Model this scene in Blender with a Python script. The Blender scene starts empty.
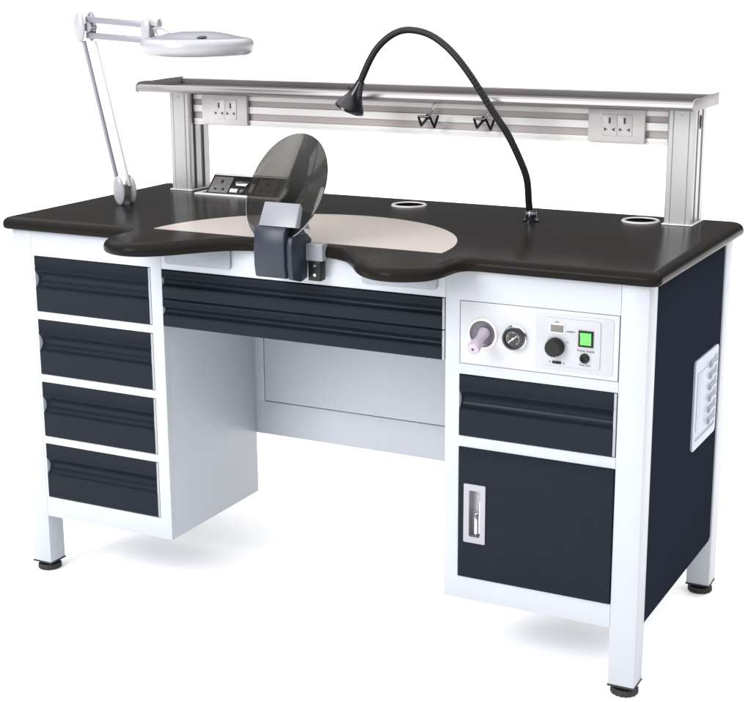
import bpy, bmesh, math, random
from mathutils import Vector, Matrix
random.seed(4)
scene = bpy.context.scene
COL = scene.collection
PI = math.pi

# ------------------------------------------------------------------ materials
def mat(name, col, rough=0.4, metal=0.0, spec=0.5, bump=0.0, bscale=200, var=0.0, vscale=6, coat=0.0,
        emit=None, estr=0.0, alpha=1.0, trans=0.0, aniso=None, tone=.76):
    m = bpy.data.materials.new(name); m.use_nodes = True
    nt = m.node_tree; b = nt.nodes['Principled BSDF']
    col = tuple(c_ * tone for c_ in col)
    b.inputs['Base Color'].default_value = (*col, 1)
    b.inputs['Roughness'].default_value = rough
    b.inputs['Metallic'].default_value = metal
    b.inputs['Specular IOR Level'].default_value = spec
    b.inputs['Coat Weight'].default_value = coat
    b.inputs['Transmission Weight'].default_value = trans
    b.inputs['Alpha'].default_value = alpha
    if emit:
        b.inputs['Emission Color'].default_value = (*emit, 1); b.inputs['Emission Strength'].default_value = estr
    tc = nt.nodes.new('ShaderNodeTexCoord')
    if var:
        n = nt.nodes.new('ShaderNodeTexNoise'); n.inputs['Scale'].default_value = vscale; n.inputs['Detail'].default_value = 5
        mp = nt.nodes.new('ShaderNodeMapping')
        if aniso: mp.inputs['Scale'].default_value = aniso
        nt.links.new(tc.outputs['Object'], mp.inputs[0]); nt.links.new(mp.outputs[0], n.inputs['Vector'])
        mr = nt.nodes.new('ShaderNodeMapRange')
        mr.inputs[3].default_value = rough * (1 - var); mr.inputs[4].default_value = rough * (1 + var)
        nt.links.new(n.outputs['Fac'], mr.inputs[0]); nt.links.new(mr.outputs[0], b.inputs['Roughness'])
        mx = nt.nodes.new('ShaderNodeMix'); mx.data_type = 'RGBA'
        mx.inputs[6].default_value = (*[c * (1 - var * .15) for c in col], 1)
        mx.inputs[7].default_value = (*[min(1, c * (1 + var * .15)) for c in col], 1)
        nt.links.new(n.outputs['Fac'], mx.inputs[0]); nt.links.new(mx.outputs[2], b.inputs['Base Color'])
    if bump:
        n2 = nt.nodes.new('ShaderNodeTexNoise'); n2.inputs['Scale'].default_value = bscale; n2.inputs['Detail'].default_value = 3
        nt.links.new(tc.outputs['Object'], n2.inputs['Vector'])
        bp = nt.nodes.new('ShaderNodeBump'); bp.inputs['Strength'].default_value = bump; bp.inputs['Distance'].default_value = 0.001
        nt.links.new(n2.outputs['Fac'], bp.inputs['Height']); nt.links.new(bp.outputs[0], b.inputs['Normal'])
    return m

WHITE = mat('white_powder_coat', (.465, .488, .535), .34, bump=.08, bscale=500, var=.25)
PANELW = mat('white_control_plate', (.50, .51, .535), .3)
NAVY = mat('dark_navy_paint', (.0105, .0140, .0205), .27, spec=.07, bump=.05, bscale=600, var=.3)
NAVYS = mat('dark_navy_side_paint', (.0185, .0220, .0330), .60, spec=0, bump=.05, bscale=600, var=.3)
CAP = mat('pale_grey_drawer_end', (.34, .36, .38), .4)
TOP = mat('charcoal_solid_surface', (.0130, .0115, .0105), .22, spec=.03, bump=.04, bscale=350, var=.35, vscale=3)
PAD = mat('beige_steel_inlay', (.53, .475, .445), .26, metal=.1, spec=.35, var=.12, vscale=3)
ALU = mat('brushed_aluminium', (.90, .88, .875), .34, metal=.2, var=.10, vscale=5, aniso=(.6, 60, 60))
TRAY = mat('satin_tray_metal', (.15, .135, .14), .42, metal=0, spec=.12, var=.2, vscale=3)
ALUN = mat('satin_shelf_nose', (.31, .295, .30), .38, metal=.5, var=.1, vscale=5, aniso=(.6, 60, 60))
ALUV = mat('satin_aluminium_post', (.56, .55, .55), .34, metal=.35, var=.12, vscale=5, aniso=(60, 60, .6))
SLOT = mat('grey_slot_strip', (.52, .47, .46), .5)
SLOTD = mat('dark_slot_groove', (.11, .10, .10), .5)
CHROME = mat('chrome', (.75, .75, .77), .16, metal=1)
SATIN = mat('satin_silver', (.38, .37, .41), .32, metal=.6)
BLACK = mat('black_plastic', (.008, .008, .009), .35, spec=.22)
BLACKG = mat('black_gloss', (.007, .008, .011), .16, spec=.4)
RUBBER = mat('black_rubber', (.010, .010, .010), .6)
SOCKW = mat('white_socket_plastic', (.72, .685, .68), .3)
HOLE = mat('socket_hole', (.06, .055, .055), .6)
LAMPW = mat('white_lamp_plastic', (.385, .385, .41), .30, coat=.15)
LAMPG = mat('pale_lilac_lamp_metal', (.25, .25, .29), .35, metal=.2)
HOLDER = mat('pale_grey_holder', (.215, .22, .245), .38)
BRACK = mat('pale_grey_bracket_paint', (.30, .32, .37), .4)
SLATE = mat('slate_blue_plastic', (.017, .023, .037), .38, spec=.3, var=.2, bump=.06, bscale=400)
MODG = mat('dark_grey_module', (.15, .14, .14), .4)
PINK = mat('pinkish_rubber_nozzle', (.45, .39, .46), .4)
PORT = mat('dark_mauve_cup', (.10, .09, .12), .4)
GREEN = mat('green_lit_rocker', (.10, .75, .08), .3, emit=(.08, 1, .06), estr=.40)
ORANGE = mat('orange_mark', (.55, .16, .04), .5)
WHITEM = mat('white_mark', (.85, .85, .85), .4)
VOID = mat('matt_black_hole', (.006, .006, .006), 1, spec=0)
INK = mat('grey_ink', (.10, .10, .11), .6)
LABEL = mat('silver_label_plate', (.43, .44, .47), .34)
VENT = mat('pale_blue_vent_plastic', (.40, .435, .52), .35)
GLOW = mat('milky_diffuser', (.85, .86, .9), .3)

def glass_mat():
    m = bpy.data.materials.new('smoked_glass'); m.use_nodes = True
    nt = m.node_tree; nt.nodes.clear()
    o = nt.nodes.new('ShaderNodeOutputMaterial')
    tr = nt.nodes.new('ShaderNodeBsdfTransparent'); tr.inputs[0].default_value = (.44, .43, .415, 1)
    df = nt.nodes.new('ShaderNodeBsdfDiffuse'); df.inputs[0].default_value = (.03, .03, .028, 1)
    gl = nt.nodes.new('ShaderNodeBsdfGlossy'); gl.inputs[0].default_value = (.8, .8, .8, 1); gl.inputs['Roughness'].default_value = .06
    m1 = nt.nodes.new('ShaderNodeMixShader'); m1.inputs[0].default_value = .18
    m2 = nt.nodes.new('ShaderNodeMixShader'); lw = nt.nodes.new('ShaderNodeFresnel'); lw.inputs[0].default_value = 1.30
    nt.links.new(tr.outputs[0], m1.inputs[1]); nt.links.new(df.outputs[0], m1.inputs[2])
    nt.links.new(lw.outputs[0], m2.inputs[0]); nt.links.new(m1.outputs[0], m2.inputs[1]); nt.links.new(gl.outputs[0], m2.inputs[2])
    nt.links.new(m2.outputs[0], o.inputs[0])
    return m
SMOKE = glass_mat()
def clear_mat():
    m = bpy.data.materials.new('clear_plastic'); m.use_nodes = True
    nt = m.node_tree; nt.nodes.clear()
    o = nt.nodes.new('ShaderNodeOutputMaterial')
    tr = nt.nodes.new('ShaderNodeBsdfTransparent'); tr.inputs[0].default_value = (.85, .86, .86, 1)
    gl = nt.nodes.new('ShaderNodeBsdfGlossy'); gl.inputs['Roughness'].default_value = .1
    m2 = nt.nodes.new('ShaderNodeMixShader'); m2.inputs[0].default_value = .3
    nt.links.new(tr.outputs[0], m2.inputs[1]); nt.links.new(gl.outputs[0], m2.inputs[2]); nt.links.new(m2.outputs[0], o.inputs[0])
    return m
CLEAR = clear_mat()

# ------------------------------------------------------------------ helpers
def rootof(o):
    while o.parent: o = o.parent
    return o
def link(name, bm, m, parent=None, smooth=True, ang=35, label=None):
    """bm holds WORLD coordinates; stored relative to the thing's base"""
    me = bpy.data.meshes.new(name)
    bmesh.ops.recalc_face_normals(bm, faces=bm.faces[:])
    if parent:
        r = rootof(parent); bmesh.ops.translate(bm, vec=-Vector(r.location), verts=bm.verts[:])
    bm.to_mesh(me); bm.free()
    if m: me.materials.append(m)
    if smooth:
        for p in me.polygons: p.use_smooth = True
        me.set_sharp_from_angle(angle=math.radians(ang))
    o = bpy.data.objects.new(name, me); COL.objects.link(o)
    if parent: o.parent = parent
    if label: o['label'] = label
    return o
def thing(name, loc, label, cat, group=None):
    o = bpy.data.objects.new(name, None); COL.objects.link(o); o.location = loc
    o.empty_display_size = .05
    o['label'] = label; o['category'] = cat
    if group: o['group'] = group
    return o
def add_box(bm, x0, x1, y0, y1, z0, z1, bev=0, seg=2):
    t = bmesh.new()
    vs = [t.verts.new((x, y, z)) for x in (x0, x1) for y in (y0, y1) for z in (z0, z1)]
    for f in ((0,1,3,2),(4,6,7,5),(0,4,5,1),(2,3,7,6),(0,2,6,4),(1,5,7,3)): t.faces.new([vs[i] for i in f])
    bmesh.ops.recalc_face_normals(t, faces=t.faces[:])
    if bev: bmesh.ops.bevel(t, geom=t.edges[:], offset=bev, segments=seg, profile=.5, affect='EDGES')
    merge(bm, t)
def merge(bm, t):
    me = bpy.data.meshes.new('tmp'); t.to_mesh(me); t.free(); bm.from_mesh(me); bpy.data.meshes.remove(me)
def box(name, m, parent, x0, x1, y0, y1, z0, z1, bev=.001, seg=2, **k):
    bm = bmesh.new(); add_box(bm, x0, x1, y0, y1, z0, z1, bev, seg); return link(name, bm, m, parent, **k)
def add_prism(bm, pts, fn, a, b, bev=0):
    """pts 2D polygon, fn(u,v,w)->xyz, extruded w from a to b"""
    t = bmesh.new()
    A = [t.verts.new(fn(u, v, a)) for u, v in pts]; B = [t.verts.new(fn(u, v, b)) for u, v in pts]
    n = len(pts)
    t.faces.new(A); t.faces.new(B[::-1])
    for i in range(n): t.faces.new((A[i], B[i], B[(i+1) % n], A[(i+1) % n]))
    bmesh.ops.recalc_face_normals(t, faces=t.faces[:])
    if bev:
        es = [e for e in t.edges if e.calc_face_angle(0) > .5]
        bmesh.ops.bevel(t, geom=es, offset=bev, segments=2, profile=.5, affect='EDGES')
    merge(bm, t)
XZ = lambda y: None
def fx(u, v, w): return (w, u, v)      # profile in (y,z) extruded along x
def fy(u, v, w): return (u, w, v)      # outline in (x,z) extruded along y
def fz(u, v, w): return (u, v, w)      # outline in (x,y) extruded along z
def rrect(x0, x1, z0, z1, r, n=5):
    P = []
    for cx, cz, a in ((x1-r, z1-r, 0), (x0+r, z1-r, 90), (x0+r, z0+r, 180), (x1-r, z0+r, 270)):
        for i in range(n + 1):
            t = math.radians(a + 90 * i / n); P.append((cx + r * math.cos(t), cz + r * math.sin(t)))
    return P
def add_lathe(bm, prof, origin, axis=(0, 0, 1), n=48, up=(1, 0, 0), cap=True, sx=1, sy=1):
    ax = Vector(axis).normalized(); u = Vector(up); u = (u - ax * u.dot(ax)).normalized(); w = ax.cross(u); o = Vector(origin)
    t = bmesh.new(); rings = []
    for r, h in prof:
        if r <= 1e-6: rings.append([t.verts.new(o + ax * h)])
        else: rings.append([t.verts.new(o + ax * h + (u * math.cos(2*PI*i/n) * sx + w * math.sin(2*PI*i/n) * sy) * r) for i in range(n)])
    for A, B in zip(rings, rings[1:]):
        for i in range(n):
            j = (i + 1) % n
            if len(A) == 1 and len(B) == 1: continue
            if len(A) == 1: t.faces.new((A[0], B[i], B[j]))
            elif len(B) == 1: t.faces.new((A[i], B[0], A[j]))
            else: t.faces.new((A[i], B[i], B[j], A[j]))
    if cap:
        for R in (rings[0], rings[-1]):
            if len(R) > 1: t.faces.new(R)
    bmesh.ops.recalc_face_normals(t, faces=t.faces[:])
    merge(bm, t)
def catmull(P, k=10, closed=False):
    P = [Vector(p) for p in P]; out = []; n = len(P)
    rng = range(n) if closed else range(n - 1)
    for i in rng:
        p0 = P[(i-1) % n] if closed else P[max(i-1, 0)]; p1 = P[i]; p2 = P[(i+1) % n]
        p3 = P[(i+2) % n] if closed else P[min(i+2, n-1)]
        for j in range(k):
            t = j / k
            out.append(.5 * ((2*p1) + (-p0+p2)*t + (2*p0-5*p1+4*p2-p3)*t*t + (-p0+3*p1-3*p2+p3)*t**3))
    if not closed: out.append(P[-1])
    return out
def add_tube(bm, P, rad, n=14):
    P = [Vector(p) for p in P]; N = len(P); t = bmesh.new(); rings = []
    T0 = (P[1] - P[0]).normalized(); u = T0.orthogonal().normalized()
    for i, p in enumerate(P):
        T = (P[min(i+1, N-1)] - P[max(i-1, 0)]).normalized()
        u = (u - T * u.dot(T)).normalized(); w = T.cross(u)
        r = rad(i / (N - 1), i) if callable(rad) else rad
        rings.append([t.verts.new(p + (u * math.cos(2*PI*k/n) + w * math.sin(2*PI*k/n)) * r) for k in range(n)])
    for A, B in zip(rings, rings[1:]):
        for k in range(n): t.faces.new((A[k], B[k], B[(k+1) % n], A[(k+1) % n]))
    t.faces.new(rings[0]); t.faces.new(rings[-1][::-1])
    bmesh.ops.recalc_face_normals(t, faces=t.faces[:])
    merge(bm, t)
def framed_plate(bm, xs, zs, holes, y0, y1):
    """grid plate with rectangular openings; xs, zs are the cut lines, holes a set of (i,j)"""
    t = bmesh.new(); V = {}
    def v(i, j, y):
        k = (i, j, y)
        if k not in V: V[k] = t.verts.new((xs[i], y, zs[j]))
        return V[k]
    solid = {(i, j) for i in range(len(xs)-1) for j in range(len(zs)-1)} - holes
    for (i, j) in solid:
        t.faces.new((v(i,j,y0), v(i+1,j,y0), v(i+1,j+1,y0), v(i,j+1,y0)))
        t.faces.new((v(i,j,y1), v(i,j+1,y1), v(i+1,j+1,y1), v(i+1,j,y1)))
        for (di, dj, a, b) in ((-1,0,(i,j),(i,j+1)), (1,0,(i+1,j),(i+1,j+1)), (0,-1,(i,j),(i+1,j)), (0,1,(i,j+1),(i+1,j+1))):
            if (i+di, j+dj) not in solid:
                t.faces.new((v(*a,y0), v(*b,y0), v(*b,y1), v(*a,y1)))
    bmesh.ops.recalc_face_normals(t, faces=t.faces[:])
    es = [e for e in t.edges if len(e.link_faces) == 2 and e.calc_face_angle(0) > .5 and abs(e.verts[0].co.y - y0) < 1e-6 and abs(e.verts[1].co.y - y0) < 1e-6]
    bmesh.ops.bevel(t, geom=es, offset=.0012, segments=2, profile=.5, affect='EDGES')
    merge(bm, t)

# ------------------------------------------------------------------ the setting
bm = bmesh.new()
s = 260
vs = [bm.verts.new(p) for p in ((-s, -s, -.022), (s, -s, -.022), (s, s, -.022), (-s, s, -.022))]; bm.faces.new(vs)
FLOORM = mat('white_studio_floor', (.93, .93, .93), .9, spec=.1, tone=1)
fl = link('floor', bm, FLOORM, None, smooth=False); fl['kind'] = 'structure'

# ------------------------------------------------------------------ WORKBENCH
L, D, A = 1.5, .618, .0535
H = .8105
bench = thing('workbench', (.75, .31, -.022),
              'white steel laboratory workbench with dark navy drawers, black worktop and raised aluminium shelf', 'workbench')

# legs
def leg(x, y):
    bm = bmesh.new(); add_box(bm, x, x + A, y, y + A, 0.002, H, .0015, 2)
    lg = link('leg', bm, WHITE, bench)
    f = bmesh.new(); cx, cy = x + A/2, y + A/2
    add_box(f, x - .0008, x + A + .0008, y - .0008, y + A + .0008, -.0012, .0019)
    add_lathe(f, [(.010, -.010), (.010, -.001)], (cx, cy, 0), n=20)
    t = bmesh.new(); n = 64; rings = []
    for (r, h, k) in ((.020, -.007, 0), (.026, -.0085, .4), (.028, -.012, 1), (.028, -.0195, 1), (.026, -.0215, .6)):
        rings.append([t.verts.new((cx + (r - (.0022 * k if (i // 2) % 2 else 0)) * math.cos(2*PI*i/n),
                                   cy + (r - (.0022 * k if (i // 2) % 2 else 0)) * math.sin(2*PI*i/n), h)) for i in range(n)])
    for Aa, Bb in zip(rings, rings[1:]):
        for i in range(n): t.faces.new((Aa[i], Bb[i], Bb[(i+1) % n], Aa[(i+1) % n]))
    t.faces.new(rings[0]); t.faces.new(rings[-1])
    merge(f, t)
    link('levelling_foot', f, RUBBER, lg)
for x, y in ((0, 0), (L - A, 0), (0, D - A), (L - A, D - A)): leg(x, y)

# left cabinet: face frame + box behind
ZD = [.123, .1715, .3045, .3225, .4545, .4730, .6040, .6225, .7520, H]
bm = bmesh.new()
framed_plate(bm, [.0535, .0600, .3815, .4110], ZD, {(1, 1), (1, 3), (1, 5), (1, 7)}, 0.0, .018)
link('face_frame', bm, WHITE, bench)
box('cabinet_body', WHITE, bench, .003, .4110, .018, .373, .1231, H, .0008)
# right cabinet
ZR = [.122, .1710, .4492, .4720, .6000, .6215, .7490, H]
bm = bmesh.new()
framed_plate(bm, [1.0890, 1.1200, 1.4464], ZR, {(1, 1), (1, 3), (1, 5)}, 0.0, .018)
link('face_frame', bm, WHITE, bench)
box('cabinet_body', WHITE, bench, 1.0890, 1.497, .018, .373, .1221, H, .0008)
# apron between the cabinets and the housing of the middle drawers
box('apron', WHITE, bench, .4112, 1.0888, 0.0002, .018, .7510, H, .0006)
box('drawer_housing', WHITE, bench, .4115, 1.0885, .019, .340, .6265, H, .0005)

# drawer fronts: pressed profile with a scooped finger pull, pale end caps
def drawer(x0, x1, z0, z1, out=.001, cap=.006, deep=.012):
    h = z1 - z0
    zt = z1 - h * .27         # lip
    zb = z0 + h * .44
    P = [(.017, z0), (-out + .002, z0), (-out, z0 + .002)]
    P += [(-out, zb - .010), (-out - .0006, zb - .004), (-out + .0002, zb)]
    m = 12
    for i in range(1, m):
        t = i / m
        P.append((-out + .0002 + deep * (math.sin(PI * t ** .85)) ** .8, zb + (zt - zb) * t))
    P += [(-out + .0002, zt), (-out - .001, zt + .0012), (-out - .001, zt + .004), (-out, zt + .007), (-out, z1 - .002), (-out + .002, z1), (.017, z1)]
    bm = bmesh.new()
    add_prism(bm, P, fx, x0, x1 - cap)
    d = link('drawer_front', bm, NAVY, bench, ang=30)
    bm = bmesh.new()
    add_box(bm, x1 - cap + .0002, x1, -out + .0012, .017, z0 + .0005, z1 - .0005, .0006)
    link('end_cap', bm, CAP, d)
    return d
for zb, zt in ((.1715, .3045), (.3225, .4545), (.4730, .6040), (.6225, .7520)):
    drawer(.0612, .3805, zb + .001, zt - .001)
drawer(.4125, 1.0870, .6855, .7495, .0015, .0055, .010)
drawer(.4125, 1.0870, .6235, .6840, .0015, .0055, .010)
drawer(1.1212, 1.4443, .4730, .5990, .0015, .0055, .013)

# cupboard door with a recessed pull
bm = bmesh.new(); hx0, hx1, hz0, hz1 = 1.1345, 1.1815, .2500, .3745
framed_plate(bm, [1.1212, hx0 + .004, hx1 - .004, 1.4445], [.1722, hz0 + .004, hz1 - .004, .4482], {(1, 1)}, -.003, .014)
door = link('cupboard_door', bm, NAVY, bench)
bm = bmesh.new()
O = rrect(hx0, hx1, hz0, hz1, .002, 2); I = rrect(hx0 + .012, hx1 - .011, hz0 + .013, hz1 - .013, .003, 2)
t = bmesh.new(); n = len(O)
R = [[t.verts.new((x, y, z)) for x, z in Q] for Q, y in ((O, -.0032), (O, -.0062), (I, -.0066), (I, .012))]
# cup walls continue to the bottom of the recess
for a_, b_ in zip(R, R[1:]):
    for i in range(n): t.faces.new((a_[i], b_[i], b_[(i+1) % n], a_[(i+1) % n]))
t.faces.new(R[-1]); merge(bm, t)
hd = link('door_handle', bm, SATIN, door)
bm = bmesh.new()
add_lathe(bm, [(0, 0), (.0055, 0), (.0055, .040), (.004, .043), (0, .043)], (1.1585, .004, .2680), n=20)
add_lathe(bm, [(0, 0), (.0035, .001), (.0035, .066), (0, .066)], (1.1655, .006, .2680), n=16)
link('latch', bm, CHROME, hd)

# modesty panel with a framed raised field, back and side panels
bm = bmesh.new()
framed_plate(bm, [.3900, .4345, .4365, 1.1000], [.2750, .3585, .3605, H], {(1,1),(1,2),(2,1)}, .3732, .388)
link('modesty_panel', bm, WHITE, bench)
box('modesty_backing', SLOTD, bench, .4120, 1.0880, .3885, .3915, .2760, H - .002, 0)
bm = bmesh.new()
add_box(bm, 1.4940, 1.4990, A + .0006, .5470, .1200, H, .0008)
add_box(bm, 1.4900, 1.4965, .5475, D - A - .0006, .1200, H, .0005)
sp = link('side_panel', bm, NAVYS, bench)
box('side_panel', NAVYS, bench, .0010, .0060, A + .0006, D - A - .0006, .1200, H, .0008)
# vent grille on the right side panel: rounded frame, louvres inside
bm = bmesh.new()
O = rrect(.342, .528, .389, .586, .010, 4); I = rrect(.360, .516, .410, .567, .006, 4); n = len(O)
t = bmesh.new()
R = [[t.verts.new((x, y, z)) for y, z in Q] for Q, x in ((O, 1.4991), (O, 1.5030), (rrect(.344, .526, .391, .584, .009, 4), 1.5036), (rrect(.357, .519, .407, .570, .008, 4), 1.5036), (I, 1.5005))]
for a_, b_ in zip(R, R[1:]):
    for i in range(n): t.faces.new((a_[i], b_[i], b_[(i+1) % n], a_[(i+1) % n]))
t.faces.new(R[-1]); merge(bm, t)
for k in range(6):
    z = .424 + k * .0255
    Pp = [(1.5008, z - .008), (1.5050, z - .005), (1.5072, z + .002), (1.5008, z + .008)]
    add_prism(bm, [(a, b) for a, b in Pp], lambda u, v, w: (u, w, v), .470, .512)
add_box(bm, 1.5006, 1.5014, .372, .460, .424, .553, .0003)
link('vent_grille', bm, VENT, sp)

# ------------- worktop: outline with two arm rests
c = .745
half = [(0, -.012), (.06, -.013), (.10, -.021), (.14, -.043), (.178, -.085), (.218, -.138), (.255, -.170), (.296, -.182), (.338, -.173),
        (.371, -.146), (.386, -.108), (.389, -.068), (.393, -.036), (.410, -.0195), (.46, -.018)]
rt = [Vector((c + x, y, 0)) for x, y in half]
lf = [Vector((c - x * (1 if x < .3 else 1 + (x - .3) * .10), y, 0)) for x, y in half][::-1]
front = catmull(lf + rt[1:], 8)
X0, X1, Y0, Y1 = -.022, 1.522, -.018, .645
def corner(cx, cy, r, a0, n=10): return [Vector((cx + r*math.cos(math.radians(a0 + 90*i/n)), cy + r*math.sin(math.radians(a0 + 90*i/n)), 0)) for i in range(n + 1)]
outl = corner(X0 + .022, Y0 + .022, .022, 180) + front + corner(X1 - .022, Y0 + .022, .022, 270) + corner(X1 - .030, Y1 - .030, .030, 0) + corner(X0 + .03, Y1 - .03, .03, 90)
# resample evenly
def resample(P, step):
    P = P + [P[0]]; out = []; acc = 0; out.append(P[0].copy())
    for a, b in zip(P, P[1:]):
        d = (b - a).length
        if d < 1e-9: continue
        pos = step - acc
        while pos <= d:
            out.append(a + (b - a) * (pos / d)); pos += step
        acc = (acc + d) % step
    return out[:-1]
outl = resample(outl, .004)
N = len(outl)
def offs(P, d):
    out = []
    for i in range(len(P)):
        t_ = (P[(i+2) % len(P)] - P[(i-2) % len(P)]).normalized(); nrm = Vector((-t_.y, t_.x, 0))
        out.append(P[i] + nrm * d)
    return out
levels = [(.8108, .012), (.8108, .006), (.8125, .0025), (.8155, .0006), (.8200, 0), (.8245, .0006), (.8285, .0022), (.8320, .0050), (.8348, .0090), (.8368, .0140), (.8378, .0180), (.8380, .0200)]
t = bmesh.new(); rings = []
for z, ins in levels:
    rings.append([t.verts.new((p.x, p.y, z)) for p in offs(outl, ins)])
for a_, b_ in zip(rings, rings[1:]):
    for i in range(N): t.faces.new((a_[i], a_[(i+1) % N], b_[(i+1) % N], b_[i]))
t.faces.new(rings[-1]); t.faces.new(rings[0][::-1])
top = link('worktop', t, TOP, bench, ang=50)
# half-round inlay
bm = bmesh.new()
arc = [(.737 + .342 * math.cos(PI * i / 72), .0015 + .347 * math.sin(PI * i / 72)) for i in range(73)]
add_prism(bm, arc, fz, .8376, .8386)
link('inlay_plate', bm, PAD, top, ang=20)
for gx, gy in ((.746, .541), (1.310, .549)):
    bm = bmesh.new()
    add_lathe(bm, [(.0335, .8370), (.0340, .8400), (.0365, .8412), (.0410, .8405), (.0425, .8384), (.0425, .8370)], (gx, gy, 0), n=56, cap=False)
    g = link('cable_grommet', bm, SOCKW, top)
    bm = bmesh.new(); add_lathe(bm, [(0, .8387), (.0338, .8387)], (gx, gy, 0), n=40, cap=False)
    link('hole_shade_disc', bm, VOID, g)  # flat black disc: shade of the open hole put into its colour
# brackets under the arm rests
for x0, x1 in ((.424, .592), (.905, 1.072)):
    bm = bmesh.new()
    add_prism(bm, rrect(x0, x1, .7640, .8095, .008, 4), fy, -.0060, -.0003, .0012)
    link('bracket', bm, BRACK, bench)

# ------------- control panel
bm = bmesh.new(); add_box(bm, 1.1212, 1.4445, .0, .015, .6225, .7480, .0008)
cp = link('control_panel', bm, PANELW, bench)
bm = bmesh.new(); add_prism(bm, rrect(1.2800, 1.4345, .6310, .7400, .006, 4), fy, -.0012, -.0001, .0004)
add_prism(bm, rrect(1.2970, 1.4095, .6400, .7330, .005, 4), fy, -.0030, -.0013, .0005)
link('label_plate', bm, LABEL, cp)
bm = bmesh.new(); add_box(bm, 1.3075, 1.3385, -.0042, -.0031, .7035, .7235, .0004)
dsp = link('display_window', bm, SOCKW, cp)
bm = bmesh.new(); add_box(bm, 1.3105, 1.3365, -.0050, -.0043, .7065, .7205, .0002)
link('display', bm, MODG, cp)
# knob
kx, kz = 1.3215, .6775
bm = bmesh.new()
add_lathe(bm, [(0, 0), (.0215, 0), (.0215, .0012), (.0205, .0022), (0, .0022)], (kx, -.0031, kz), axis=(0, -1, 0), n=40)
kr = link('knob_ring', bm, SATIN, cp)
t = bmesh.new(); n = 72; rr = []
for r, h, k in ((.0185, .0, 0), (.0185, .003, 0), (.0175, .0045, 1), (.0168, .0155, 1), (.0155, .0172, .3), (.012, .0175, 0)):
    rr.append([t.verts.new((kx + (r - .0009 * k * ((i // 2) % 2)) * math.cos(2*PI*i/n), -.0053 - h, kz + (r - .0009 * k * ((i // 2) % 2)) * math.sin(2*PI*i/n))) for i in range(n)])
for a_, b_ in zip(rr, rr[1:]):
    for i in range(n): t.faces.new((a_[i], b_[i], b_[(i+1) % n], a_[(i+1) % n]))
t.faces.new(rr[-1]); t.faces.new(rr[0])
link('speed_knob', t, BLACK, cp)
bm = bmesh.new(); add_box(bm, 1.3150, 1.3330, -.0045, -.0031, .6445, .6495, .0003); add_box(bm, 1.3225, 1.3265, -.0080, -.0046, .6452, .6488, .0004)
link('slide_switch', bm, BLACK, cp)
bm = bmesh.new(); framed_plate(bm, [1.3665, 1.3705, 1.3920, 1.3960], [.6830, .6870, .7105, .7145], {(1, 1)}, -.0060, -.0031)
sw = link('power_switch', bm, BLACK, cp)
bm = bmesh.new()
add_prism(bm, [(-.0045, .6872), (-.0062, .6872), (-.0055, .6990), (-.0085, .7103), (-.0045, .7103)], fx, 1.3707, 1.3918)
link('rocker', bm, GREEN, sw)
bm = bmesh.new()
add_lathe(bm, [(0, 0), (.0095, 0), (.0095, .004), (.0080, .006), (.0050, .006), (.0045, .003), (0, .003)], (1.3800, -.0031, .6610), axis=(0, -1, 0), n=32)
link('socket_jack', bm, BLACK, cp)
def text(s_, x, z, size, y=-.0034, m=INK, parent=cp):
    cu = bpy.data.curves.new('t', 'FONT'); cu.body = s_; cu.size = size; cu.align_x = 'CENTER'; cu.extrude = .00015
    ob = bpy.data.objects.new('t', cu); COL.objects.link(ob)
    dg = bpy.context.evaluated_depsgraph_get(); me = bpy.data.meshes.new_from_object(ob.evaluated_get(dg))
    bpy.data.objects.remove(ob); bm = bmesh.new(); bm.from_mesh(me); bpy.data.meshes.remove(me)
    bmesh.ops.transform(bm, matrix=Matrix.Translation((x, y, z)) @ Matrix.Rotation(PI/2, 4, 'X'), verts=bm.verts[:])
    return link('lettering', bm, m, parent, smooth=False)
text('Power Supply', 1.3815, .6735, .0062)
text('Foot Ctrl', 1.3800, .6455, .0058)
text('x1000RPM', 1.3500, .7080, .0042)
text('F', 1.3100, .6445, .0058); text('R', 1.3385, .6445, .0058)
text('RPM', 1.3230, .7245, .0040)
text('+', 1.3450, .6860, .0075)
# gauge
gx, gz = 1.2370, .6855
bm = bmesh.new()
add_lathe(bm, [(0, 0), (.0248, 0), (.0248, .002), (.0228, .004), (0, .004)], (gx, -.0002, gz), axis=(0, -1, 0), n=48)
gb = link('pressure_gauge', bm, CHROME, bench)
bm = bmesh.new()
add_lathe(bm, [(.0214, .0041), (.0223, .0100), (.0214, .0150), (.0172, .0155), (.0163, .0125)], (gx, 0, gz), axis=(0, -1, 0), n=48, cap=False)
link('bezel', bm, BLACKG, gb)
bm = bmesh.new(); add_lathe(bm, [(0, .0120), (.0165, .0120)], (gx, 0, gz), axis=(0, -1, 0), n=40, cap=False)
link('dial', bm, BLACKG, gb)
bm = bmesh.new()
for i in range(21):
    a = math.radians(225 - i * 13.5); r0 = .0122 if i % 5 else .0108
    p = Vector((gx + r0*math.cos(a), -.0124, gz + r0*math.sin(a))); q = Vector((gx + .0140*math.cos(a), -.0124, gz + .0140*math.sin(a)))
    add_tube(bm, [p, q], .00028 if i % 5 else .0005, 6)
add_tube(bm, [(gx - .0077, -.0134, gz - .0065), (gx + .0086, -.0134, gz + .0065)], lambda t_, i: .0012 - .0006 * t_, 8)
add_lathe(bm, [(0, 0), (.0024, 0), (.002, .001), (0, .001)], (gx, -.0130, gz), axis=(0, -1, 0), n=16)
link('needle', bm, WHITEM, gb)
bm = bmesh.new()
for i in range(5):
    a = math.radians(215 - i * 16)
    add_tube(bm, [(gx + .0095*math.cos(a), -.0124, gz + .0095*math.sin(a)), (gx + .0095*math.cos(a - .2), -.0124, gz + .0095*math.sin(a - .2))], .0007, 6)
link('dial_mark', bm, ORANGE, gb)
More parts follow.
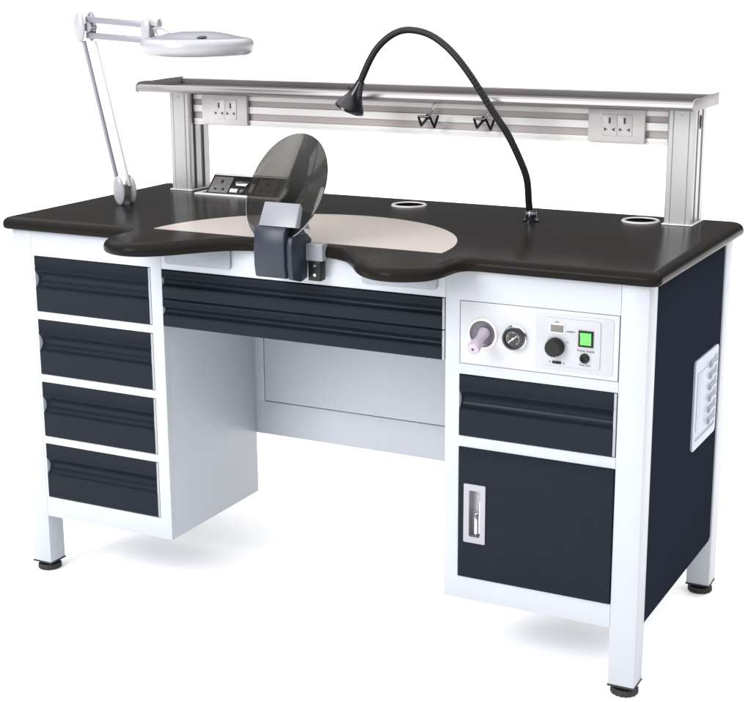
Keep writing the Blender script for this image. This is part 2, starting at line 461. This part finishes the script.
# suction port with nozzle
px, pz = 1.1690, .6860
bm = bmesh.new()
add_lathe(bm, [(.0250, -.010), (.0265, .0035), (.0290, .0048), (.0315, .0030), (.0325, .0002)], (px, 0, pz), axis=(0, -1, 0), n=56, cap=False)
sp2 = link('suction_port', bm, SOCKW, bench)
bm = bmesh.new(); add_lathe(bm, [(0, .0008), (.018, .0008), (.0246, .0022), (.0258, .0034)], (px, 0, pz), axis=(0, -1, 0), n=48, cap=False)
link('port_cup', bm, PORT, sp2)
bm = bmesh.new()
add_lathe(bm, [(0, 0), (.0120, 0), (.0115, .006), (.0095, .018), (.0095, .034), (.0120, .042), (.0128, .056), (.0115, .062), (.0060, .0635), (.0030, .0635), (.0028, .055), (0, .055)],
          (px + .004, -.0010, pz + .003), axis=(.02, -.93, -.32), n=36)
link('nozzle', bm, PINK, sp2)

# ------------- shelf posts, slotted rail, shelf
def post(x0, side):
    x1 = x0 + .061; y0, y1 = .525, .611
    bm = bmesh.new()
    d = .004
    def S(xe, sgn):   # side with two slots, going front to back
        q = []
        for a, b in ((.538, .551), (.573, .588)):
            q += [(xe, a), (xe - sgn * d, a), (xe - sgn * d, b), (xe, b)]
        return q
    P = [(x0 + .004, y0), (x0 + .012, y0), (x0 + .013, y0 + .0015), (x0 + .0145, y0 - .001), (x1 - .0145, y0 - .001), (x1 - .013, y0 + .0015), (x1 - .012, y0), (x1 - .004, y0), (x1, y0 + .004)]
    P += S(x1, 1) + [(x1, y1), (x0, y1)] + S(x0, -1)[::-1] + [(x0, y0 + .004)]
    add_prism(bm, P, fz, .8405, 1.0900)
    p = link('shelf_post', bm, ALUV, bench, ang=25)
    bm = bmesh.new()
    for xe, sg in ((x1, 1), (x0, -1)):
        for a, b in ((.538, .551), (.573, .588)):
            xa, xb = sorted((xe - sg * .0038, xe - sg * .0030)); add_box(bm, xa, xb, a + .0003, b - .0003, .842, 1.089)
    link('slot_strip', bm, SLOTD, p)
    bm = bmesh.new(); add_prism(bm, rrect(x0 - .004, x1 + .004, y0 - .005, y1 + .006, .003, 2), fz, .8381, .8404, .0006)
    link('base_plate', bm, ALU, p)
    for xe, sg in ((x1, 1), (x0, -1)):
        for yy in (.5445, .5805):
            bm = bmesh.new(); add_lathe(bm, [(0, 0), (.0036, 0), (.0036, .001), (.002, .002), (0, .002)], (xe - sg * .0029, yy, .8560), axis=(sg, 0, 0), n=16)
            link('screw', bm, CHROME, p)
    bm = bmesh.new(); xm = (x0 + x1) / 2
    add_lathe(bm, [(0, 0), (.0018, 0), (.0015, .0012), (0, .0012)], (xm, y0 - .0011, 1.0740), axis=(0, -1, 0), n=14)
    link('screw', bm, SATIN, p)
    xe, sg = (x1, 1)
    bm = bmesh.new(); add_lathe(bm, [(0, 0), (.008, 0), (.008, .001), (.006, .0022), (0, .0022)], (xe + .0001, .562, 1.058), axis=(1, 0, 0), n=24, up=(0, 1, 0), sy=1.9, sx=.75)
    link('hole_plug', bm, BLACK, p)
post(.0785, 1); post(1.3680, -1)

bm = bmesh.new()
F_, G_ = .545, .5545
P = [(F_, 1.0895), (F_, 1.0830), (F_ + .003, 1.0820), (F_ + .003, 1.0795), (F_, 1.0785), (F_, 1.0685), (G_, 1.0685), (G_, 1.0535), (F_, 1.0535), (F_, 1.0370), (G_, 1.0370), (G_, 1.0200), (F_, 1.0200), (F_, 1.0125), (F_ + .002, 1.0118),
     (F_ + .002, 1.0098), (F_ - .0006, 1.0092), (F_ - .0006, 1.0055), (F_ + .002, 1.0045), (.563, 1.0045), (.563, 1.0895)]
add_prism(bm, P, fx, .1397, 1.3678)
rail = link('slotted_rail', bm, ALU, bench, ang=25)
for za, zb in ((1.0537, 1.0683), (1.0202, 1.0368)):
    bm = bmesh.new(); add_box(bm, .1400, 1.3675, .5515, .5543, za, zb, 0); link('slot_strip', bm, SLOT, rail)
bm = bmesh.new(); add_tube(bm, [(.1398, .5405, 1.0835), (1.3677, .5405, 1.0835)], .0028, 14); link('hanging_bar', bm, CHROME, bench)

# tray shelf
bm = bmesh.new()
P = [(.4520, 1.0900), (.4420, 1.0902), (.4380, 1.0925), (.4358, 1.0970), (.4362, 1.1020), (.4385, 1.1062), (.4425, 1.1080), (.4462, 1.1066), (.4475, 1.1030),
     (.4480, 1.0950), (.6340, 1.0950), (.6340, 1.1110), (.6352, 1.1125), (.6385, 1.1125), (.6400, 1.1110), (.6400, 1.0900)]
add_prism(bm, P, fx, .0465, 1.4440)
shelf = link('tray_shelf', bm, ALUN, bench, ang=25)
box('tray_floor', TRAY, shelf, .0466, 1.4439, .4484, .6337, 1.0952, 1.0968, .0004)
box('lip_reflection_sheet', TRAY, shelf, .0466, 1.4439, .6324, .6337, 1.0970, 1.1102, .0003)  # added sheet; the lip's dark reflection is put into its colour
E_ = [(.4400, 1.0895), (.4360, 1.0915), (.4345, 1.0990), (.4365, 1.1080), (.4430, 1.1130), (.4560, 1.1150), (.4750, 1.1150), (.5000, 1.1140), (.5300, 1.1145), (.5700, 1.1155), (.6400, 1.1165), (.6415, 1.0905), (.6400, 1.0895)]
for a, b in ((.0435, .0463), (1.4442, 1.4472)):
    bm = bmesh.new(); add_prism(bm, E_, fx, a, b, .0005); link('shelf_end_plate', bm, ALUN, bench)

# twin universal sockets on the rail
def socket(x0, x1, z0, z1):
    bm = bmesh.new(); add_prism(bm, rrect(x0, x1, z0, z1, .002, 3), fy, .5345, .5450, .0014)
    pl = link('socket_plate', bm, SOCKW, bench)
    xm = (x0 + x1) / 2 + .003; w = .0335; za, zb = z0 + .0135, z1 - .0110
    for k in (-1, 0):
        a = xm + k * (w + .0006)
        bm = bmesh.new(); add_prism(bm, rrect(a, a + w, za, zb, .001, 2), fy, .5325, .5344, .0004)
        md = link('outlet', bm, SOCKW, pl)
        bm = bmesh.new(); cx = a + w/2; cz = (za + zb) / 2
        add_prism(bm, rrect(cx - .0022, cx + .0022, cz + .003, cz + .0165, .0015, 3), fy, .5318, .5324)
        for sg in (-1, 1):
            q = [(cx + sg * .0045, cz - .0095), (cx + sg * .0125, cz - .0055), (cx + sg * .0118, cz - .0100), (cx + sg * .0125, cz - .0135)]
            add_prism(bm, q, fy, .5318, .5324)
        link('outlet_holes', bm, HOLE, pl)
socket(.1720, .3040, 1.0080, 1.0810); socket(1.1870, 1.3150, 1.0100, 1.0810)

# pop-up power module in the worktop
pm_bm = bmesh.new()
fo, fi = rrect(.176, .428, .478, .634, .004, 3), rrect(.192, .414, .489, .622, .002, 3); n = len(fo)
t = bmesh.new()
R = [[t.verts.new((x, y, z)) for x, y in Q] for Q, z in ((fo, .8379), (fo, .8405), (rrect(.178, .426, .480, .632, .003, 3), .8418), (fi, .8418), (fi, .8384))]
for a_, b_ in zip(R, R[1:]):
    for i in range(n): t.faces.new((a_[i], b_[i], b_[(i+1) % n], a_[(i+1) % n]))
merge(pm_bm, t)
pm = link('power_module', pm_bm, ALU, bench)
bm = bmesh.new()
BP = [(.4895, .8385), (.5340, .8810), (.5480, .8810), (.5750, .8385)]
add_prism(bm, BP, fx, .2030, .4130, .0006)
link('module_body', bm, BLACK, pm)
bm = bmesh.new(); add_box(bm, .1990, .4170, .5320, .5520, .8813, .8842, .0010)
link('module_lid', bm, ALU, pm)
# sloped face basis
fo_ = Vector((0, .4895, .8385)); fu = Vector((1, 0, 0)); fvv = (Vector((0, .5340, .8810)) - fo_).normalized(); fn = Vector((0, -fvv.z, fvv.y))
def fs(u, v, w): return tuple(fo_ + fu * u + fvv * v + fn * w)
for a in (.2100, .3420):
    bm = bmesh.new(); add_prism(bm, rrect(a, a + .056, .006, .056, .002, 2), fs, .0002, .0022, .0005)
    o_ = link('outlet', bm, MODG, pm)
    bm = bmesh.new(); cx = a + .028
    for (u0, u1, v0, v1) in ((cx - .0035, cx + .0035, .036, .045), (cx - .0150, cx - .0075, .014, .020), (cx + .0075, cx + .0150, .014, .020)):
        add_prism(bm, rrect(u0, u1, v0, v1, .0005, 2), fs, .0023, .0027)
    link('outlet_pins', bm, BLACK, pm)
bm = bmesh.new(); add_prism(bm, [(.276, .044), (.318, .044), (.311, .030), (.283, .030)], fs, .0002, .0035, .0004); link('serial_port', bm, CHROME, pm)
bm = bmesh.new(); add_prism(bm, rrect(.270, .292, .010, .021, .001, 2), fs, .0002, .002); link('network_port', bm, SOCKW, pm)
bm = bmesh.new(); add_lathe(bm, [(0, 0), (.0062, 0), (.0062, .004), (.003, .004), (.003, .001), (0, .001)], fs(.306, .014, .0003), axis=tuple(fn), n=24); link('audio_jack', bm, CHROME, pm)
bm = bmesh.new(); add_prism(bm, rrect(.325, .335, .012, .038, .001, 2), fs, .0002, .003); link('usb_port', bm, SOCKW, pm)

# ------------------------------------------------------------------ DUST SHIELD on its clamp
sh = thing('dust_shield', (.745, -.03, .775), 'round smoked glass dust shield on a slate blue clamp at the worktop\'s front edge', 'dust shield')
bm = bmesh.new()
side = [(-.086, .7760), (-.0905, .800), (-.0910, .840), (-.0875, .868), (-.0800, .8800), (-.0660, .8835), (-.0250, .8825), (.0060, .8520), (.0060, .8400), (-.0170, .8385), (-.0200, .8120), (-.0200, .7740), (-.050, .7700)]
add_prism(bm, side, fx, .7040, .7755, .0035)
link('clamp_body', bm, SLATE, sh, ang=40)
bm = bmesh.new()
side2 = [(-.0800, .7745), (-.0840, .800), (-.0845, .840), (-.0800, .8590), (-.0560, .8640), (-.020, .8600), (.0000, .8440), (-.0030, .8395), (-.0185, .8385), (-.0200, .8120), (-.0200, .7690), (-.045, .7640)]
add_prism(bm, side2, fx, .7765, .7900, .0030)
link('clamp_cheek', bm, SLATE, sh, ang=40)
bm = bmesh.new(); add_box(bm, .7905, .8289, -.0300, -.0060, .8060, .8403, .0012); link('metal_block', bm, HOLDER, sh)
bm = bmesh.new(); add_box(bm, .7950, .8231, -.0290, -.0065, .7645, .8055, .0012); br = link('screw_bracket', bm, BLACK, sh)
for z in (.7770, .7960):
    bm = bmesh.new(); add_lathe(bm, [(0, 0), (.0036, 0), (.0030, .0018), (0, .0018)], (.8110, -.0291, z), axis=(0, -1, 0), n=18); link('screw', bm, CHROME, br)
# pale holder wedge gripping the glass
bm = bmesh.new()
side3 = [(-.0750, .8845), (-.0480, .9230), (-.0400, .9230), (-.0260, .8850)]
t = bmesh.new()
F0 = [t.verts.new(p) for p in ((.7120, -.0820, .8800), (.7985, -.0820, .8800), (.7930, -.0560, .9240), (.7120, -.0560, .9240))]
F1 = [t.verts.new(p) for p in ((.7120, -.0500, .8780), (.8090, -.0400, .8720), (.7950, -.0520, .9240), (.7130, -.0510, .9240))]
t.faces.new(F0); t.faces.new(F1[::-1])
for i in range(4): t.faces.new((F0[i], F1[i], F1[(i+1) % 4], F0[(i+1) % 4]))
bmesh.ops.recalc_face_normals(t, faces=t.faces[:]); bmesh.ops.bevel(t, geom=t.edges[:], offset=.0015, segments=2, profile=.5, affect='EDGES')
merge(bm, t); link('glass_holder', bm, HOLDER, sh, ang=30)
a, b = math.radians(-20.4), math.radians(24.8)
nrm = Vector((math.sin(a)*math.cos(b), -math.cos(a)*math.cos(b), math.sin(b))); cc = Vector((.7359, -.010, .9475))
bm = bmesh.new()
add_lathe(bm, [(0, .0015), (.1165, .0015), (.1174, .0008), (.1174, -.0008), (.1165, -.0015), (0, -.0015)], cc, axis=tuple(nrm), n=96)
link('smoked_glass', bm, SMOKE, sh, ang=50)
bm = bmesh.new()
u_ = Vector((math.cos(a), math.sin(a), 0)); w_ = nrm.cross(u_)
rim = [cc + (u_*math.cos(2*PI*i/120) + w_*math.sin(2*PI*i/120)) * .1180 for i in range(66, 112)]
add_tube(bm, rim, .0011, 8); link('rim_trim', bm, HOLDER, sh)

# ------------------------------------------------------------------ MAGNIFIER LAMP
ml = thing('magnifier_lamp', (.121, .268, .838), 'white magnifier lamp on jointed arms standing at the worktop\'s left end', 'lamp')
def shell(x, z, y, rx, rz, ry=.006, tilt=0):
    bm = bmesh.new(); prof = [(0, -ry)] + [(math.cos(math.radians(k)), ry * math.sin(math.radians(k))) for k in range(-75, 76, 15)] + [(0, ry)]
    prof = [(max(r, 0), h) for r, h in prof]; ct, st = math.cos(tilt), math.sin(tilt)
    add_lathe(bm, prof, (0, 0, 0), axis=(0, 1, 0), n=40, up=(1, 0, 0))
    for v in bm.verts:
        xx, zz = v.co.x * rx, v.co.z * rz
        v.co = Vector((x + xx * ct + zz * st, y + v.co.y, z - xx * st + zz * ct))
    return bm
# base joint
bm = bmesh.new()
add_lathe(bm, [(0, -.0002), (.012, -.0002), (.012, .004), (.006, .006), (.006, .020), (0, .020)], (.121, .268, .8382), n=24)
link('base_pin', bm, LAMPG, ml)
link('joint_plate', shell(.1185, .8720, .250, .0165, .0345, .006, -.06), LAMPW, ml)
link('joint_plate', shell(.1270, .8720, .285, .0165, .0345, .006, -.06), LAMPW, ml)
bm = bmesh.new(); add_box(bm, .112, .130, .2563, .2787, .852, .884, .002); link('joint_core', bm, MODG, ml)
# lower arm: two rods
for (x0, x1, y, m) in ((.0310, .1130, .2580, LAMPG), (.0470, .1290, .2770, SOCKW)):
    bm = bmesh.new(); add_tube(bm, [(x0, y, 1.2200), (x1, y, .8800)], .0052, 12); link('lower_arm', bm, m, ml)
# elbow
link('elbow_plate', shell(.0265, 1.2520, .250, .0160, .0360, .006, .02), LAMPW, ml)
link('elbow_plate', shell(.0340, 1.2530, .2845, .0150, .0345, .006, .02), LAMPG, ml)
bm = bmesh.new(); add_tube(bm, [(.0450, .2560, 1.2520), (.0450, .2785, 1.2520)], .0110, 20); link('elbow_spool', bm, SATIN, ml)
for (z0, z1) in ((1.2700, 1.2590), (1.2330, 1.2240)):
    P0, P1 = Vector((.0340, .2673, z0)), Vector((.2020, .2673, z1))
    bm = bmesh.new(); d = (P1 - P0).normalized(); up = Vector((-d.z, 0, d.x))
    t = bmesh.new()
    q = []
    for p in (P0, P1):
        q.append([t.verts.new(p + up * s1 * .0072 + Vector((0, s2 * .0055, 0))) for s1, s2 in ((-1,-1),(1,-1),(1,1),(-1,1))])
    t.faces.new(q[0]); t.faces.new(q[1][::-1])
    for i in range(4): t.faces.new((q[0][i], q[1][i], q[1][(i+1) % 4], q[0][(i+1) % 4]))
    bmesh.ops.recalc_face_normals(t, faces=t.faces[:]); bmesh.ops.bevel(t, geom=t.edges[:], offset=.002, segments=3, profile=.5, affect='EDGES')
    merge(bm, t); link('upper_arm', bm, LAMPG, ml)
bm = bmesh.new()
add_prism(bm, [(.199, 1.2180), (.216, 1.2165), (.222, 1.2210), (.2235, 1.2640), (.219, 1.2705), (.206, 1.2725), (.199, 1.2690), (.1965, 1.2450)], fy, .2540, .2800, .004)
link('arm_end', bm, LAMPW, ml)
bm = bmesh.new(); add_tube(bm, [(.2240, .267, 1.2620), (.2370, .267, 1.2620)], .0085, 20); add_tube(bm, [(.2240, .267, 1.2280), (.2340, .267, 1.2280)], .006, 16); link('tilt_knob', bm, SATIN, ml)
bm = bmesh.new(); add_tube(bm, [(.2340, .267, 1.2620), (.2440, .267, 1.2620)], .0100, 20); add_tube(bm, [(.2440, .267, 1.2600), (.2470, .267, 1.2740)], .0018, 8); link('tilt_knob', bm, LAMPW, ml)
bm = bmesh.new()
add_tube(bm, catmull([(.2300, .262, 1.2500), (.2480, .262, 1.2520), (.2660, .262, 1.2450), (.2740, .262, 1.2360)], 6), .0032, 10)
add_tube(bm, catmull([(.2260, .272, 1.2300), (.2440, .272, 1.2300), (.2560, .272, 1.2350), (.2700, .272, 1.2300)], 6), .0045, 12)
add_tube(bm, catmull([(.2340, .262, 1.2500), (.2380, .262, 1.2380), (.2460, .262, 1.2290)], 6), .0026, 10)
link('head_yoke', bm, LAMPW, ml)
hx, hy, hz = .3440, .267, 1.2000
bm = bmesh.new()
add_lathe(bm, [(0.0748, -.006), (0.1020, -.0075), (0.1173, -.0060), (0.1245, -.0020), (0.1283, .005), (0.1292, .014), (0.1283, .0220), (0.1245, .0275), (0.1173, .0305)], (hx, hy, hz), n=96, cap=False)
head = link('lamp_head', bm, LAMPW, ml, ang=60)
bm = bmesh.new()
add_lathe(bm, [(0.1173, .0304), (0.1020, .0325), (0.0850, .0365), (0.0638, .0415), (0.0382, .0450), (0, .0460)], (hx, hy, hz), n=72, cap=False)
link('head_cover', bm, LAMPG, ml, ang=60)
bm = bmesh.new(); add_lathe(bm, [(0, -.003), (.075, -.003)], (hx, hy, hz), n=48, cap=False); link('magnifier_lens', bm, CLEAR, head)
bm = bmesh.new()
# small dark oval badge on the cover
ox, oy = hx + .060, hy - .070
zz = hz + .0355
add_lathe(bm, [(0, .0022), (.75, .0018), (1, .0000), (1, -.003)], (0, 0, 0), n=28, cap=False)
for v in bm.verts: v.co = Vector((ox + v.co.x * .0110, oy + v.co.y * .0130, zz + v.co.z + (v.co.y) * .0018))
link('switch', bm, BLACK, head)

# ------------------------------------------------------------------ GOOSENECK LAMP
gl = thing('gooseneck_lamp', (1.092, .445, .838), 'black gooseneck lamp with small cone head arching over the worktop', 'lamp')
K = [(1.0924, .445, .8400), (1.0888, .440, .8740), (1.0868, .430, .9303), (1.0735, .420, .9744), (1.0492, .408, 1.0287), (1.0214, .400, 1.0714),
     (.9649, .392, 1.1558), (.9179, .390, 1.2082), (.8699, .390, 1.2395), (.8215, .390, 1.2496), (.7835, .390, 1.2417), (.7475, .390, 1.2163), (.7223, .390, 1.1831), (.6950, .390, 1.1290)]
path = catmull(K, 44)
bm = bmesh.new(); add_tube(bm, path, lambda t_, i: .0076 + (.0003 if i % 4 < 2 else -.0001), 16)
link('flexible_neck', bm, BLACK, gl, ang=80)
bm = bmesh.new()
add_lathe(bm, [(0, .0001), (.019, .0001), (.0185, .0030), (.0130, .0070), (.0115, .0230), (.0098, .0250), (0, .0250)], (1.0924, .445, .8381), n=32)
cl = link('neck_socket', bm, BLACKG, gl)
bm = bmesh.new(); add_lathe(bm, [(.0118, .010), (.0122, .011), (.0122, .020), (.0118, .021)], (1.0924, .445, .8381), n=32, cap=False); link('collar', bm, SATIN, gl)
hd0 = Vector((.6970, .390, 1.1320)); dr = Vector((-.42, -.02, -.90)).normalized()
bm = bmesh.new()
add_lathe(bm, [(0, -.004), (.0092, -.004), (.0105, .004), (.0125, .014), (.0150, .024), (.0175, .032), (.0250, .046), (.0320, .058), (.0340, .062), (.0345, .0655), (.0325, .0660), (.0300, .0600), (.0160, .040), (0, .036)], hd0, axis=tuple(dr), n=48)
hh = link('lamp_shade', bm, BLACKG, gl, ang=40)
bm = bmesh.new(); sp_ = hd0 + dr * .020 + Vector((-.0125, -.008, .006))
add_lathe(bm, [(0, 0), (.0042, 0), (.0042, .005), (.0030, .007), (0, .007)], sp_, axis=(-.85, -.3, .4), n=16); link('switch', bm, BLACK, hh)
bm = bmesh.new(); add_lathe(bm, [(0, 0), (.021, 0)], hd0 + dr * .050, axis=tuple(dr), n=32, cap=False); link('lens', bm, GLOW, hh)

# ------------------------------------------------------------------ HANGING HOOKS
def hook(x, label):
    h = thing('tool_hook', (x, .5405, 1.0835), label, 'hook', 'black wire hooks on the slotted rail')
    bm = bmesh.new()
    add_lathe(bm, [(0, -.0062), (.0045, -.0045), (.0062, 0), (.0045, .0045), (0, .0062)], (x, .5350, 1.0820), n=20)
    link('clip_ball', bm, CHROME, h)
    bm = bmesh.new(); add_tube(bm, catmull([(x + .002, .5340, 1.0790), (x - .001, .5310, 1.0650), (x - .008, .5300, 1.0530), (x - .0145, .5300, 1.0500)], 6), .0030, 10)
    link('clear_link', bm, CLEAR, h)
    s_ = .00238; ox, oz = x - .0145, 1.0490
    W = [(4, 0, -.004), (-8.5, 0, -.006), (-3.5, -8.4, -.016), (1.0, -2.0, -.010), (4.0, -.5, -.006), (11, -9.3, -.018), (16, 2.2, -.024)]
    pts = [Vector((ox + a * s_, .530 + y_, oz + b * s_)) for a, b, y_ in W]
    P = []
    for i, p in enumerate(pts):
        if 0 < i < len(pts) - 1:
            P += [p + (pts[i-1] - p).normalized() * .0022, p, p + (pts[i+1] - p).normalized() * .0022]
        else: P.append(p)
    bm = bmesh.new(); add_tube(bm, P, .0029, 10)
    add_lathe(bm, [(0, -.004), (.004, -.003), (.004, .003), (0, .004)], (ox + .001, .5290, 1.0510), n=14)
    link('wire_hook', bm, BLACKG, h)
hook(.8130, 'left black wire hook on the shelf rail, clear of the lamp neck')
hook(.9530, 'right black wire hook on the shelf rail, partly behind the lamp neck')

# ------------------------------------------------------------------ light
w = bpy.data.worlds.new('World'); scene.world = w; w.use_nodes = True
nt = w.node_tree; bg = nt.nodes['Background']
tc = nt.nodes.new('ShaderNodeTexCoord'); sx = nt.nodes.new('ShaderNodeSeparateXYZ'); mr = nt.nodes.new('ShaderNodeMapRange')
mr.interpolation_type = 'SMOOTHSTEP'
mr.inputs[1].default_value = .25; mr.inputs[2].default_value = .75; mr.inputs[3].default_value = .12; mr.inputs[4].default_value = 2.3
nt.links.new(tc.outputs['Generated'], sx.inputs[0]); nt.links.new(sx.outputs[2], mr.inputs[0]); nt.links.new(mr.outputs[0], bg.inputs['Strength'])
bg.inputs['Color'].default_value = (1, 1, 1, 1)
def area(name, loc, target, size, power, col=(1, 1, 1)):
    l = bpy.data.lights.new(name, 'AREA'); l.shape = 'SQUARE'; l.size = size; l.energy = power; l.color = col
    o = bpy.data.objects.new(name, l); COL.objects.link(o); o.location = loc
    o.rotation_euler = (Vector(target) - Vector(loc)).to_track_quat('-Z', 'Y').to_euler()
    return o
area('softbox_key', (-.6, -3.6, 2.6), (.75, .2, .5), 2.0, 150, (.97, .98, 1))

# ------------------------------------------------------------------ camera
cam = bpy.data.cameras.new('Camera'); co = bpy.data.objects.new('Camera', cam); COL.objects.link(co)
co.location = (2.261006, -2.576439, 1.359149)
co.rotation_euler = (1.3227547, .0051268, .4745543)
cam.sensor_fit = 'HORIZONTAL'; cam.sensor_width = 36; cam.lens = 36 * 1470.334 / 751
cam.clip_start = .05; cam.clip_end = 1000
scene.camera = co
scene.view_settings.view_transform = 'Standard'; scene.view_settings.look = 'None'
scene.view_settings.exposure = .4; scene.view_settings.gamma = 1
scene.cycles.max_bounces = 8
scene.cycles.transparent_max_bounces = 12
